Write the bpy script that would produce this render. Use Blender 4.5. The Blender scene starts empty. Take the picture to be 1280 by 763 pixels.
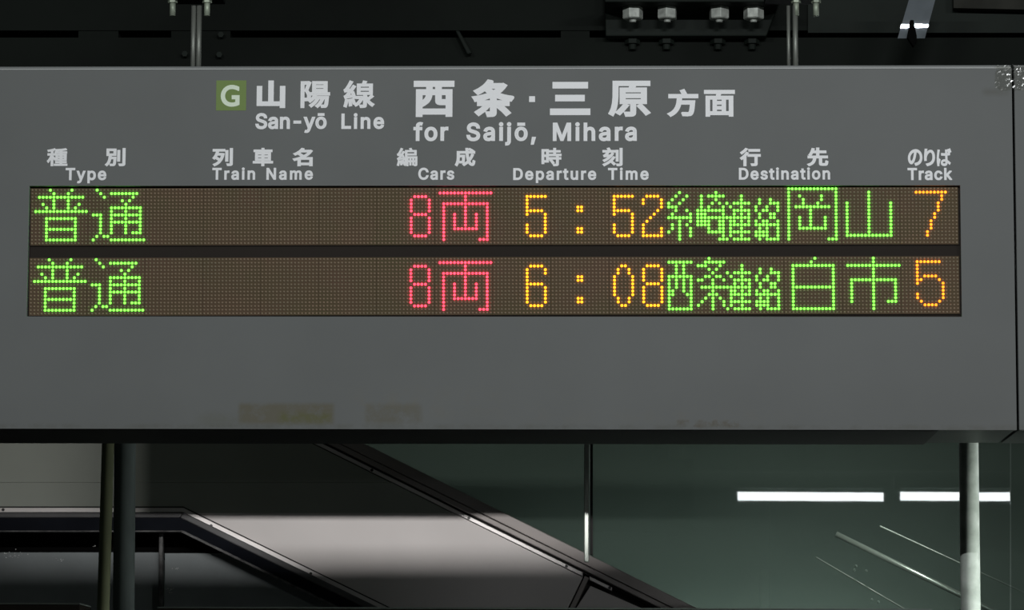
import bpy, bmesh, math, random
from mathutils import Vector, Matrix
random.seed(7)
SC = bpy.context.scene
COL = SC.collection

# ------------------------------------------------------------ camera, world, lights, exposure
# origin: on the face of the departure board, at the height of the lens (about 1.6 m above the platform)
F, CX, CY, DIST = 4330.0, 640.0, 381.5, 7.64
YAW, PITCH, ROLL = 0.02762, 0.12564, 0.00383
RM = (Matrix.Rotation(YAW, 3, 'Z') @ Matrix.Rotation(math.pi / 2 + PITCH, 3, 'X') @ Matrix.Rotation(ROLL, 3, 'Z'))
EYE = Vector((DIST * math.tan(YAW), -DIST, 0.0))
cam = bpy.data.cameras.new('camera')
cam.sensor_width = 36.0
cam.lens = F * 36.0 / 1280.0
cam.clip_start = 0.1
cam.clip_end = 200
co = bpy.data.objects.new('camera', cam)
co.matrix_world = Matrix.Translation(EYE) @ RM.to_4x4()
COL.objects.link(co)
SC.camera = co

w = bpy.data.worlds.new('night_station')
SC.world = w
w.use_nodes = True
w.node_tree.nodes['Background'].inputs['Color'].default_value = (0.80, 1.0, 0.86, 1)
w.node_tree.nodes['Background'].inputs['Strength'].default_value = 0.018

SC.view_settings.view_transform = 'Standard'
SC.view_settings.look = 'None'
SC.view_settings.gamma = 1
SC.view_settings.use_curve_mapping = False
SC.view_settings.exposure = 0.0


def area(name, loc, target, sx, sy, power, color=(1, 1, 1), spread=180):
    l = bpy.data.lights.new(name, 'AREA')
    l.shape = 'RECTANGLE'
    l.size, l.size_y, l.energy, l.color = sx, sy, power, color
    l.spread = math.radians(spread)
    o = bpy.data.objects.new(name, l)
    o.location = loc
    o.rotation_euler = (Vector(target) - Vector(loc)).to_track_quat('-Z', 'Y').to_euler()
    COL.objects.link(o)
    return o


# fluorescent rows over the platform on the viewer's side
area('platform_tube', (0.9, -4.8, 2.6), (0.9, 0, 1.0), 1.25, 0.012, 92, (0.97, 1.0, 1.0))
area('platform_tube', (-1.9, -4.8, 2.6), (-1.9, 0, 1.0), 1.25, 0.012, 52, (0.95, 1.0, 0.98))
area('platform_tube', (3.7, -4.8, 2.6), (3.7, 0, 1.0), 1.25, 0.012, 50, (0.97, 1.0, 1.0))
# tube behind the board that washes the stair side
area('stair_tube', (-0.7, 2.0, 1.60), (-0.6, 6.0, 0.62), 2.0, 0.052, 20, (1.0, 0.98, 0.96), 75)
# added fill light, out of view, to brighten the right post
area('post_fill', (1.95, 0.12, 0.38), (1.05, 0.62, 0.38), 0.3, 0.08, 5.5, (0.92, 1.0, 0.93), 90)
# added unseen light that makes the glow on the wall behind the glass
area('wall_glow_fill', (0.85, 8.3, 0.16), (0.85, 9.0, 0.30), 1.8, 0.06, 8.5, (0.84, 1.0, 0.93))
# added unseen light, placed only to put a glint on the handrail
area('rail_glint_fill', (1.26, 6.40, 1.36), (1.403, 6.9, 0.754), 0.08, 0.06, 2.6, (1.0, 1.0, 0.92), 90)

# glyph outlines: contours split by '/', points 'x,y'
GLYPHS = {
    '山': '108,632 108,-2 816,-2 816,-76 893,-76 893,633 816,633 816,74 538,74 538,829 460,829 460,74 185,74 185,632',
    '陽': '514,612 807,612 807,532 514,532/514,743 807,743 807,666 514,666/445,800 445,475 880,475 880,800/357,415 357,353 489,353 462,304 413,238 375,199 312,150 361,102 424,156 482,221 566,221 533,166 472,90 426,45 351,-12 396,-61 479,8 530,62 598,154 635,221 720,221 695,160 648,77 589,6 545,-34 595,-77 643,-31 706,53 759,150 787,221 854,221 841,79 834,35 821,-3 810,-15 796,-19 712,-15 730,-78 834,-76 856,-69 875,-53 894,-13 904,34 928,282 523,282 560,353 961,353 961,415/81,797 81,-80 148,-80 148,729 279,729 199,497 236,452 272,388 287,331 287,263 277,237 261,225 232,220 179,221 192,188 198,155 277,159 308,170 332,189 343,208 354,245 355,328 339,390 304,458 267,506 367,771 318,800',
    '線': '523,530 837,530 837,441 523,441/523,674 837,674 837,587 523,587/182,189 197,77 204,-27 263,-16 238,198/84,197 60,46 35,-40 94,-62 123,53 145,186/275,208 303,122 322,43 377,61 356,139 327,223/885,345 833,288 772,230 728,335 724,381 909,381 909,734 682,734 724,823 641,841 607,734 453,734 453,381 653,381 653,-3 650,-9 640,-12 534,-12 556,-81 672,-75 698,-65 714,-50 724,-8 724,192 771,109 808,59 848,16 892,-21 915,-36 964,23 927,45 875,88 843,122 800,180 941,300/416,298 416,235 547,235 521,179 470,105 429,65 362,20 405,-32 464,8 492,32 542,90 585,160 603,199 631,285 587,300/66,240 122,256 314,287 325,229 386,247 364,348 329,460 271,446 301,346 157,327 275,481 380,652 315,690 240,556 137,547 216,674 287,813 217,842 176,745 119,637 67,558 35,535 59,466 95,475 198,490 90,348 61,321 41,311',
    '西': '59,775 59,702 356,702 356,557 113,557 113,-76 186,-76 186,-14 819,-14 819,-73 894,-73 894,557 641,557 641,702 939,702 939,775/186,56 186,244 230,190 272,214 337,267 361,296 396,358 415,423 423,488 568,488 571,288 580,259 599,241 647,229 819,228 819,56/186,246 186,488 355,488 341,409 318,358 302,333 254,287/424,557 424,702 568,702 568,557/641,488 819,488 819,301 669,299 647,304 641,323',
    '条': '300,182 267,144 205,87 96,10 146,-43 259,46 324,111 360,155/629,145 736,48 818,-47 875,-4 790,90 683,184/667,683 593,610 502,548 415,608 344,679 348,683/378,842 318,758 262,701 158,622 74,575 128,520 217,574 294,633 358,568 431,511 357,479 239,441 158,421 35,399 56,366 70,332 204,359 293,383 421,430 502,468 576,432 697,388 783,364 919,339 964,406 837,427 757,445 644,481 574,510 648,564 693,605 750,672 782,721 732,752 718,748 405,748 460,826/461,393 461,287 147,287 147,220 461,220 460,-3 456,-9 446,-11 357,-10 380,-76 486,-70 517,-57 530,-41 537,-8 537,220 852,220 852,287 537,287 537,393',
    '三': '123,743 123,667 879,667 879,743/187,416 187,341 801,341 801,416/65,69 65,-7 934,-7 934,69',
    '原': '369,402 788,402 788,308 369,308/369,552 788,552 788,459 369,459/699,165 815,35 876,-42 940,-4 758,197/371,199 291,96 200,4 264,-37 336,40 442,175/131,785 129,402 116,240 95,130 79,77 35,-21 99,-60 146,45 163,101 187,220 203,396 205,715 943,715 943,785/530,704 492,611 295,611 295,248 541,248 540,-5 525,-13 396,-12 419,-79 555,-74 584,-64 606,-43 614,-8 614,248 864,248 864,611 573,611 617,691',
    '方': '440,818 479,740 508,667 68,667 68,594 341,594 321,383 306,314 286,247 258,183 221,123 175,68 117,19 46,-23 77,-51 101,-82 155,-50 202,-15 243,24 309,110 356,206 373,256 398,361 756,361 735,148 722,81 699,22 683,7 655,0 474,7 492,-29 501,-66 630,-71 710,-63 734,-53 756,-34 777,-1 786,23 803,90 816,187 838,434 410,434 423,594 936,594 936,667 514,667 585,698 554,769 512,846',
    '面': '389,334 601,334 601,221 389,221/389,395 389,506 601,506 601,395/389,160 601,160 601,43 389,43/58,774 58,702 444,702 416,576 104,576 104,-80 176,-80 176,-27 820,-27 820,-80 896,-80 896,576 493,576 532,702 945,702 945,774/176,43 176,506 320,506 320,43/820,43 670,43 670,506 820,506',
    '種': '433,535 433,214 641,214 641,142 422,142 422,82 641,82 641,3 365,3 365,-59 965,-59 965,3 713,3 713,82 931,82 931,142 713,142 713,214 926,214 926,535 713,535 713,602 946,602 946,664 713,664 713,738 837,752 944,771 898,828 820,814 674,796 409,779 427,721 641,732 641,664 391,664 391,602 641,602 641,535/500,350 641,350 641,270 500,270/713,350 857,350 857,270 713,270/500,479 641,479 641,400 500,400/713,479 857,479 857,400 713,400/361,826 310,806 216,779 43,744 65,687 212,712 212,558 49,558 49,488 202,488 175,418 124,314 67,221 28,172 67,103 98,144 143,219 212,365 212,-78 286,-78 286,353 377,229 422,288 286,426 286,488 411,488 411,558 286,558 286,729 413,768',
    '別': '593,720 593,165 666,165 666,720/838,821 837,10 832,0 817,-6 659,-5 687,-81 800,-78 868,-67 897,-46 911,-8 913,821/164,727 419,727 419,534 164,534/95,794 95,466 205,466 201,411 179,244 149,139 102,45 70,5 33,-31 62,-54 86,-82 116,-54 166,10 187,45 220,122 244,204 260,291 426,291 413,107 406,51 393,4 383,-8 367,-14 239,-9 253,-42 260,-76 365,-77 421,-68 438,-58 456,-36 473,26 486,141 498,358 269,358 278,466 491,466 491,794',
    '列': '642,724 642,164 716,164 716,724/848,835 848,13 843,1 830,-4 703,-3 728,-76 823,-74 882,-63 910,-43 923,-7 924,835/181,302 262,242 333,181 290,127 218,58 165,21 79,-22 104,-52 124,-85 186,-53 244,-16 298,29 348,80 393,139 434,205 469,279 499,362 523,452 541,552 495,566 257,563 299,714 571,714 571,786 61,786 61,714 224,714 187,580 155,498 98,387 53,326 111,276 176,375 232,494 459,494 423,362 373,247 302,303 224,357',
    '車': '158,606 158,216 459,216 459,135 53,135 53,66 459,66 459,-83 536,-83 536,66 951,66 951,135 536,135 536,216 846,216 846,606 536,606 536,680 917,680 917,749 536,749 536,839 459,839 459,749 83,749 83,680 459,680 459,606/230,382 459,382 459,279 230,279/536,382 771,382 771,279 536,279/230,543 459,543 459,441 230,441/536,543 771,543 771,441 536,441',
    '名': '263,529 343,469 417,406 345,371 235,326 159,301 47,273 86,204 252,253 252,-79 327,-79 327,-27 773,-27 773,-79 849,-79 849,340 451,340 594,430 679,500 754,579 788,621 844,713 794,744 781,740 427,740 492,826 406,843 338,754 277,694 161,609 69,559 98,532 122,501 253,581 361,671 733,671 694,620 625,549 573,505 487,445 321,572/773,42 327,42 327,271 773,271',
    '編': '177,191 199,-24 254,-14 245,89 229,199/84,197 60,46 35,-40 92,-61 122,53 144,187/263,209 307,39 359,56 340,136 311,222/619,344 619,193 529,193 529,344/669,344 755,344 755,193 669,193/607,829 650,732 412,732 412,411 406,267 385,117 360,23 342,-21 399,-58 412,-27 433,39 449,110 472,294 472,-69 529,-69 529,132 619,132 619,-37 669,-37 669,132 755,132 755,-35 805,-35 805,132 887,132 886,-16 879,-21 827,-20 843,-72 889,-70 916,-64 937,-48 943,-18 943,400 476,400 477,493 910,493 910,732 721,732 699,788 670,844/805,344 887,344 887,193 805,193/477,671 846,671 846,553 477,553/66,240 121,256 309,286 319,228 379,246 356,346 321,458 266,444 295,344 153,326 266,482 366,654 304,690 233,554 133,545 208,673 275,813 207,841 169,744 115,635 66,556 51,540 36,532 59,466 95,475 194,489 139,407 90,344 62,317 43,307',
    '成': '544,839 549,670 128,670 128,349 120,218 92,85 59,1 36,-37 99,-87 145,0 176,97 200,248 206,395 389,395 381,211 371,150 359,138 343,133 229,138 244,104 250,68 353,66 399,73 431,96 446,138 455,225 463,465 206,465 206,597 554,597 581,367 607,245 628,172 566,107 521,69 448,17 396,-13 451,-75 560,1 658,92 687,35 720,-11 757,-45 776,-57 818,-71 863,-71 898,-58 924,-27 942,25 959,148 925,165 894,189 879,47 869,19 862,10 847,4 817,11 775,45 749,82 714,159 777,250 814,316 862,423 890,500 815,519 759,375 686,247 652,408 630,597 951,597 951,670 626,670 622,839/671,790 770,731 850,670 897,722 816,780 716,836',
    '時': '445,209 519,120 572,33 636,72 581,158 505,244/631,841 631,721 421,721 421,654 631,654 631,527 379,527 379,459 763,459 763,346 384,346 384,279 763,279 761,-1 756,-6 742,-9 608,-8 633,-79 762,-74 812,-58 824,-47 834,-24 837,279 954,279 954,346 837,346 837,459 964,459 964,527 705,527 705,654 922,654 922,721 705,721 705,841/291,416 291,185 146,185 146,416/291,484 146,484 146,706 291,706/76,775 76,35 146,35 146,117 362,117 362,775',
    '刻': '851,828 851,12 845,-1 832,-6 691,-5 716,-77 820,-75 872,-67 898,-56 911,-44 924,-9 925,828/672,725 672,167 743,167 743,725/460,578 400,480 196,472 270,555 338,647 600,647 600,716 393,716 367,779 327,845 258,826 289,771 312,716 54,716 54,647 251,647 198,573 146,510 110,476 82,463 106,393 161,403 347,416 298,365 217,297 158,257 66,206 113,146 212,206 305,278 391,361 430,406 499,504 528,556/526,388 458,286 418,239 328,151 226,75 172,42 59,-15 107,-78 260,11 346,75 401,122 488,39 556,-35 611,15 555,73 449,169 528,260 594,361',
    '行': '435,780 435,708 927,708 927,780/267,841 231,796 163,726 86,660 35,622 79,562 134,604 218,678 295,758 339,811/391,504 391,432 728,432 726,5 719,-1 702,-5 545,-3 570,-77 722,-73 759,-66 776,-57 794,-37 804,3 804,432 955,432 955,504/307,626 261,558 179,459 87,371 25,322 78,259 192,364 192,-83 266,-83 266,446 326,522 378,600',
    '先': '462,840 462,684 285,684 322,801 246,817 217,717 190,648 141,550 102,494 167,459 215,530 256,612 462,612 462,410 61,410 61,337 322,337 307,243 295,199 258,120 231,85 197,53 156,25 106,0 47,-22 74,-52 95,-85 158,-59 212,-30 257,4 295,41 325,82 349,127 368,174 382,225 400,337 591,337 592,20 605,-31 625,-50 678,-63 867,-63 902,-51 915,-41 935,-6 947,49 954,127 910,143 885,158 877,49 869,23 857,11 701,8 679,12 671,18 666,43 666,337 940,337 940,410 538,410 538,612 868,612 868,684 538,684 538,840',
    'の': '476,642 459,531 434,423 405,324 374,246 343,191 313,155 283,138 269,136 241,143 213,164 189,200 172,251 168,282 169,359 180,402 197,443 220,484 249,522 284,557 324,587 370,612 421,631/559,644 608,636 652,622 692,603 726,579 756,550 781,516 800,480 815,440 826,353 822,303 812,258 795,218 773,182 717,123 683,100 610,67 557,53 486,43 533,-31 601,-18 663,0 719,25 767,56 809,92 844,134 872,181 892,233 904,289 908,350 904,410 891,466 869,519 841,567 804,610 761,647 711,677 655,699 593,713 525,718 453,712 386,697 323,671 266,637 215,596 172,548 136,495 110,437 94,375 88,311 98,220 125,146 144,116 188,70 239,47 266,44 293,47 320,57 370,94 417,157 460,244 499,355 535,499',
    'り': '339,789 251,792 214,445 213,345 223,224 300,230 295,296 298,353 305,394 334,478 382,559 411,594 443,623 478,646 514,661 551,666 581,663 608,653 632,637 652,616 684,558 696,522 708,440 705,323 691,262 667,209 636,164 598,126 553,94 502,69 447,49 323,22 370,-50 442,-34 509,-13 571,13 626,46 674,85 715,131 748,185 772,246 787,316 792,395 781,511 768,562 750,606 728,645 702,678 672,704 639,722 603,734 564,738 527,734 491,724 425,687 396,663 345,605 292,511 310,649',
    'ば': '231,753 143,761 138,696 110,503 95,361 92,229 103,86 129,-48 199,-43 196,-4 200,37 272,258 231,290 174,143 167,199 165,319 176,446 201,619/811,792 762,777 819,635 870,653/911,823 862,807 921,667 972,685/652,174 652,121 645,87 630,60 605,42 567,32 504,34 456,51 428,81 422,109 428,136 445,159 472,176 507,186 549,190 602,186/725,760 635,760 639,574 510,572 375,580 375,505 509,499 639,501 649,243 556,252 518,250 454,235 404,208 385,191 360,149 351,102 353,76 370,31 404,-4 454,-29 520,-41 558,-43 596,-41 655,-23 695,8 719,49 730,96 731,140 807,89 882,24 925,91 817,174 728,220 716,505 889,524 889,601 716,578 718,699',
    'G': '673,336 444,336 444,248 575,248 575,108 518,92 473,84 427,81 380,84 336,93 296,108 260,128 228,154 201,183 180,217 164,255 154,296 151,340 154,383 164,424 180,462 201,496 227,526 257,552 292,573 330,588 371,598 439,600 488,595 537,584 586,568 659,534 659,633 574,665 527,679 484,687 416,691 355,687 298,673 245,653 197,624 155,589 119,548 90,502 68,451 55,396 50,337 55,279 68,224 89,174 118,129 153,89 195,55 242,28 295,8 352,-5 413,-9 494,-4 544,4 595,17 673,47',
}
# narrow grotesque letters: advance width and outline
LETTERS = {
    ',': (188, '38,-119 68,71 137,71 84,-119'),
    '-': (453, '337,244 337,188 114,188 114,244'),
    'C': (510, '267,-7 229,-4 182,9 140,32 104,63 76,104 55,152 43,208 40,254 43,300 55,356 76,405 104,445 140,477 182,500 229,513 267,516 305,513 340,504 373,490 402,471 427,447 448,418 463,385 473,348 408,348 392,390 365,423 329,444 282,455 240,454 199,441 163,416 134,381 117,345 107,303 103,254 107,206 117,163 134,127 157,98 184,76 215,61 249,54 282,54 315,60 350,75 375,96 397,127 408,160 473,160 463,124 448,91 428,62 402,38 373,19 341,5 305,-4'),
    'D': (502, '219,0 96,0 96,57 227,57 261,61 301,72 341,97 370,132 392,187 399,255 392,323 379,361 365,385 342,412 320,428 285,443 244,451 93,452 93,509 254,507 307,498 342,484 382,458 414,423 439,379 451,342 460,286 459,210 448,155 421,97 381,52 340,25 277,5/125,509 125,0 60,0 60,509'),
    'L': (393, '60,0 60,509 125,509 125,57 361,57 361,0'),
    'M': (628, '60,0 60,509 152,509 277,187 322,49 307,49 342,158 476,509 568,509 568,0 504,0 507,457 513,457 467,322 342,0 286,0 170,291 112,457 119,457 120,416 122,0'),
    'N': (523, '60,0 60,509 136,509 363,151 414,55 405,54 399,157 399,509 463,509 463,0 387,0 177,331 108,452 119,454 125,291 125,0'),
    'S': (447, '224,-9 153,0 120,13 91,31 69,54 52,81 42,111 38,137 104,137 112,105 134,77 166,59 206,50 250,51 286,60 319,80 338,105 345,129 344,153 337,172 323,188 282,210 160,247 118,266 93,283 74,303 55,344 52,381 58,413 71,441 90,466 115,486 154,504 189,513 227,516 292,507 324,494 351,476 372,455 389,429 396,408 401,378 337,378 326,412 313,428 296,441 251,457 206,458 162,446 132,422 120,402 116,385 116,366 121,348 138,327 165,310 302,267 359,238 382,215 397,193 406,165 408,139 405,107 394,77 377,51 360,34 331,15 297,1 268,-6'),
    'T': (449, '32,452 32,509 417,509 417,452 257,452 257,0 193,0 193,452'),
    'a': (389, '160,-9 126,-5 100,2 73,18 55,35 39,61 32,87 31,120 37,148 46,165 62,182 100,203 141,214 242,228 265,235 272,241 275,252 270,290 258,309 243,320 220,329 196,331 166,328 138,317 115,298 100,274 41,291 53,317 69,337 88,354 115,369 176,384 234,380 268,370 298,351 319,325 331,297 336,260 337,0 277,0 277,52 272,52 252,25 228,7 195,-5/170,45 218,54 241,67 258,85 274,124 276,190 259,182 231,176 142,161 117,150 101,137 95,124 92,105 94,87 102,72 130,52'),
    'c': (396, '207,-8 168,-4 141,4 109,21 82,46 61,76 45,113 36,154 34,187 36,222 45,263 61,300 82,330 109,355 141,372 168,380 207,384 260,377 305,356 340,322 362,277 303,262 294,284 277,305 254,320 229,328 186,328 150,314 131,297 117,277 99,224 98,158 106,124 117,99 136,74 155,59 179,50 207,46 239,51 268,64 290,86 304,117 363,102 341,56 306,21 261,-1'),
    'e': (404, '212,-8 170,-4 142,4 117,16 88,39 65,68 48,103 40,132 34,175 36,221 42,252 55,290 75,322 100,349 131,368 157,378 195,384 230,383 266,374 294,361 319,341 341,315 357,282 366,250 371,214 371,169 75,169 75,221 338,221 310,202 304,250 290,285 267,310 237,326 198,330 167,324 142,310 118,285 106,264 98,235 97,153 110,106 124,85 141,68 179,50 226,47 254,53 277,65 295,84 306,105 365,91 347,53 311,19 263,-2'),
    'f': (254, '228,379 228,327 6,327 6,379/81,0 81,432 86,467 96,486 109,502 145,523 192,530 243,521 227,468 195,474 171,470 154,460 145,443 142,419 142,0'),
    'h': (410, '114,227 114,0 53,0 53,509 114,509 114,287 102,287 114,316 134,346 159,366 187,379 219,384 257,382 289,372 316,353 344,314 356,268 357,0 296,0 295,252 288,281 268,309 246,323 218,329 189,327 161,317 141,303 126,283 117,257'),
    'i': (167, '53,0 53,379 114,379 114,0/84,443 67,446 54,455 44,468 41,483 44,499 54,512 67,521 84,524 100,521 114,512 123,499 126,483 123,468 114,455 100,446'),
    'j': (167, '53,379 114,379 113,-50 99,-95 74,-123 37,-139 -10,-143 -10,-87 17,-85 35,-77 47,-62 52,-40/83,443 67,446 53,455 44,468 41,483 44,499 53,512 67,521 83,524 100,521 114,512 123,499 126,483 123,468 114,455 100,446'),
    'k': (381, '110,137 110,212 121,212 284,379 360,379 184,199 177,199/53,0 53,509 114,509 114,0/294,0 148,186 191,229 372,0'),
    'm': (610, '53,0 53,379 112,379 112,295 108,295 120,328 143,357 172,376 209,386 250,382 282,366 297,350 312,325 321,295 312,295 325,326 345,351 376,373 407,383 443,386 480,379 512,362 534,339 549,310 556,272 557,0 496,0 494,276 487,295 473,313 447,326 419,330 390,327 367,315 350,297 338,270 335,0 274,0 272,278 264,298 244,318 224,327 199,330 170,325 146,313 128,293 117,266 114,238 114,0'),
    'n': (410, '114,227 114,0 53,0 53,379 112,379 112,287 102,287 114,316 134,346 159,366 187,379 219,384 257,382 289,372 316,353 344,314 356,268 357,0 296,0 295,252 288,281 268,309 246,323 218,329 189,327 161,317 141,303 126,283 117,257'),
    'o': (415, '207,-8 168,-4 141,4 109,21 82,46 61,76 45,113 36,154 34,187 36,222 45,263 61,300 82,330 109,355 141,372 168,380 207,384 247,380 274,372 306,355 333,330 355,300 370,263 378,233 381,187 378,143 370,113 355,76 333,46 306,21 274,4 247,-4/207,46 229,48 254,56 288,83 302,105 311,131 319,187 311,245 302,271 288,292 254,320 236,327 207,330 186,328 161,320 127,292 114,271 104,245 96,187 104,131 114,105 127,83 161,56 186,48'),
    'p': (424, '53,-143 53,379 112,379 112,319 118,319 152,360 191,380 248,383 298,369 327,350 351,325 370,293 383,255 389,212 389,165 383,122 370,84 346,45 320,21 282,1 248,-7 210,-7 177,1 146,22 118,59 114,59 114,-143/220,47 264,56 297,83 310,104 320,130 328,189 320,248 311,273 297,294 264,321 220,330 177,321 156,308 140,291 121,250 113,189 121,128 140,86 157,69 177,56'),
    'r': (259, '53,0 53,379 112,379 112,321 115,321 134,351 163,374 200,384 243,384 243,322 202,326 172,320 144,304 124,279 114,242 114,0'),
    's': (365, '182,-8 125,-1 84,18 66,33 51,53 36,94 94,107 105,79 120,63 144,51 175,46 204,47 229,54 249,66 262,81 267,94 267,110 261,127 251,138 228,151 139,173 97,190 67,213 56,231 49,251 47,280 51,305 62,326 82,350 109,368 135,378 195,384 242,377 279,358 305,330 324,290 268,277 253,305 230,324 201,332 168,331 140,322 117,303 109,282 112,258 124,243 144,232 249,204 295,181 311,166 322,149 329,129 331,100 319,58 304,37 284,20 239,-1'),
    't': (227, '204,379 204,327 6,327 6,379/65,471 126,471 128,80 136,61 150,53 170,50 202,54 213,2 159,-4 117,5 87,27 69,59 65,93'),
    'u': (410, '182,-5 140,1 104,18 76,47 61,79 53,129 53,379 114,379 114,144 117,112 129,86 147,66 171,54 200,50 231,54 253,64 272,80 286,101 296,146 296,379 357,379 357,0 298,0 298,92 307,92 295,63 281,39 263,22 230,3'),
    'y': (389, '47,-139 61,-86 101,-89 125,-79 143,-54 163,-1 17,379 84,379 172,134 206,21 184,21 219,141 305,379 371,379 204,-58 189,-90 163,-121 131,-139 91,-145'),
    'ō': (415, '207,-8 168,-4 141,4 109,21 82,46 61,76 45,113 36,154 34,187 36,222 45,263 61,300 82,330 109,355 141,372 168,380 207,384 247,380 274,372 306,355 333,330 355,300 370,263 378,233 381,187 378,143 370,113 355,76 333,46 306,21 274,4 247,-4/207,46 229,48 254,56 288,83 302,105 311,131 319,187 311,245 302,271 288,292 254,320 236,327 207,330 186,328 161,320 127,292 114,271 104,245 96,187 104,131 114,105 127,83 161,56 186,48/302,506 302,458 113,458 113,506'),
}


# ------------------------------------------------------------ geometry helpers
def at(px, py, Y):
    """world point seen at photo pixel (px, py) on the vertical plane y = Y"""
    d = RM @ Vector(((px - CX) / F, -(py - CY) / F, -1.0))
    t = (Y - EYE.y) / d.y
    return EYE + d * t


class MB:
    def __init__(s):
        s.v, s.f = [], []

    def add(s, vs, fs):
        b = len(s.v)
        s.v += [tuple(p) for p in vs]
        s.f += [tuple(b + i for i in f) for f in fs]
        return s

    def box(s, x0, x1, y0, y1, z0, z1):
        vs = [(x, y, z) for x in (x0, x1) for y in (y0, y1) for z in (z0, z1)]
        return s.add(vs, [(0, 1, 3, 2), (4, 6, 7, 5), (0, 4, 5, 1), (2, 3, 7, 6), (0, 2, 6, 4), (1, 5, 7, 3)])

    def prism(s, front, depth):
        """polygon (world points, seen from the -y side) given a thickness along +y"""
        n = len(front)
        back = [(p[0], p[1] + depth, p[2]) for p in front]
        fs = [tuple(range(n)), tuple(range(2 * n - 1, n - 1, -1))]
        fs += [(i, i + n, (i + 1) % n + n, (i + 1) % n) for i in range(n)]
        return s.add(list(front) + back, fs)

    def pp(s, pts, Y, depth):
        return s.prism([at(x, y, Y) for x, y in pts], depth)

    def tube(s, a, b, r, n=16, r2=None, cap=True):
        a, b = Vector(a), Vector(b)
        r2 = r if r2 is None else r2
        q = (b - a).to_track_quat('Z', 'Y')
        vs = []
        for c, rr in ((a, r), (b, r2)):
            for i in range(n):
                t = 2 * math.pi * i / n
                vs.append(c + q @ Vector((rr * math.cos(t), rr * math.sin(t), 0)))
        fs = [(i, (i + 1) % n, n + (i + 1) % n, n + i) for i in range(n)]
        if cap:
            fs += [tuple(range(n - 1, -1, -1)), tuple(range(n, 2 * n))]
        return s.add(vs, fs)

    def build(s, name, mat, parent=None, bevel=0, smooth=False):
        me = bpy.data.meshes.new(name)
        me.from_pydata(s.v, [], s.f)
        me.materials.append(mat)
        bm = bmesh.new()
        bm.from_mesh(me)
        bmesh.ops.recalc_face_normals(bm, faces=bm.faces)
        bm.to_mesh(me)
        bm.free()
        if smooth:
            for p in me.polygons:
                p.use_smooth = len(p.vertices) <= 4
        o = bpy.data.objects.new(name, me)
        COL.objects.link(o)
        if parent:
            o.parent = parent
        if bevel:
            m = o.modifiers.new('bevel', 'BEVEL')
            m.width, m.segments, m.limit_method = bevel, 2, 'ANGLE'
        return o


def tag(o, label=None, cat=None, group=None, kind=None):
    if label: o['label'] = label
    if cat: o['category'] = cat
    if group: o['group'] = group
    if kind: o['kind'] = kind
    return o


def thing(name, label, cat, group=None):
    # every part below carries world coordinates, so the parent Empty stays at the origin
    o = bpy.data.objects.new(name, None)
    o.empty_display_size = 0.05
    COL.objects.link(o)
    return tag(o, label, cat, group)


# ------------------------------------------------------------ materials
def mat(name, col, rough=0.6, metal=0.0, var=0.0, scale=6.0, col2=None, bump=0.0, stretch=None, spec=0.5):
    m = bpy.data.materials.new(name)
    m.use_nodes = True
    nt = m.node_tree
    b = nt.nodes['Principled BSDF']
    b.inputs['Base Color'].default_value = (*col, 1)
    b.inputs['Roughness'].default_value = rough
    b.inputs['Metallic'].default_value = metal
    b.inputs['Specular IOR Level'].default_value = spec
    if var or col2 or bump:
        tc = nt.nodes.new('ShaderNodeTexCoord')
        mp = nt.nodes.new('ShaderNodeMapping')
        if stretch: mp.inputs['Scale'].default_value = stretch
        n = nt.nodes.new('ShaderNodeTexNoise')
        n.inputs['Scale'].default_value = scale
        n.inputs['Detail'].default_value = 5
        nt.links.new(tc.outputs['Object'], mp.inputs['Vector'])
        nt.links.new(mp.outputs['Vector'], n.inputs['Vector'])
        cr = nt.nodes.new('ShaderNodeValToRGB')
        cr.color_ramp.elements[0].position = 0.33
        cr.color_ramp.elements[1].position = 0.67
        c2 = col2 or tuple(min(1, c * (1 + var)) for c in col)
        c1 = tuple(c * (1 - var) for c in col) if not col2 else col
        cr.color_ramp.elements[0].color = (*c1, 1)
        cr.color_ramp.elements[1].color = (*c2, 1)
        nt.links.new(n.outputs['Fac'], cr.inputs['Fac'])
        nt.links.new(cr.outputs['Color'], b.inputs['Base Color'])
        if bump:
            bp = nt.nodes.new('ShaderNodeBump')
            bp.inputs['Strength'].default_value = bump
            bp.inputs['Distance'].default_value = 0.002
            nt.links.new(n.outputs['Fac'], bp.inputs['Height'])
            nt.links.new(bp.outputs['Normal'], b.inputs['Normal'])
    return m


def emit(name, col, strength, var=0.0):
    m = bpy.data.materials.new(name)
    m.use_nodes = True
    nt = m.node_tree
    b = nt.nodes['Principled BSDF']
    b.inputs['Base Color'].default_value = (*[c * 0.3 for c in col], 1)
    b.inputs['Emission Color'].default_value = (*col, 1)
    b.inputs['Emission Strength'].default_value = strength
    if var:
        tc = nt.nodes.new('ShaderNodeTexCoord')
        n = nt.nodes.new('ShaderNodeTexNoise')
        n.inputs['Scale'].default_value = 110
        mr = nt.nodes.new('ShaderNodeMapRange')
        mr.inputs['From Min'].default_value, mr.inputs['From Max'].default_value = 0.3, 0.7
        mr.inputs['To Min'].default_value, mr.inputs['To Max'].default_value = strength * (1 - var), strength * (1 + var)
        nt.links.new(tc.outputs['Object'], n.inputs['Vector'])
        nt.links.new(n.outputs['Fac'], mr.inputs['Value'])
        nt.links.new(mr.outputs['Result'], b.inputs['Emission Strength'])
    return m


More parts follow.
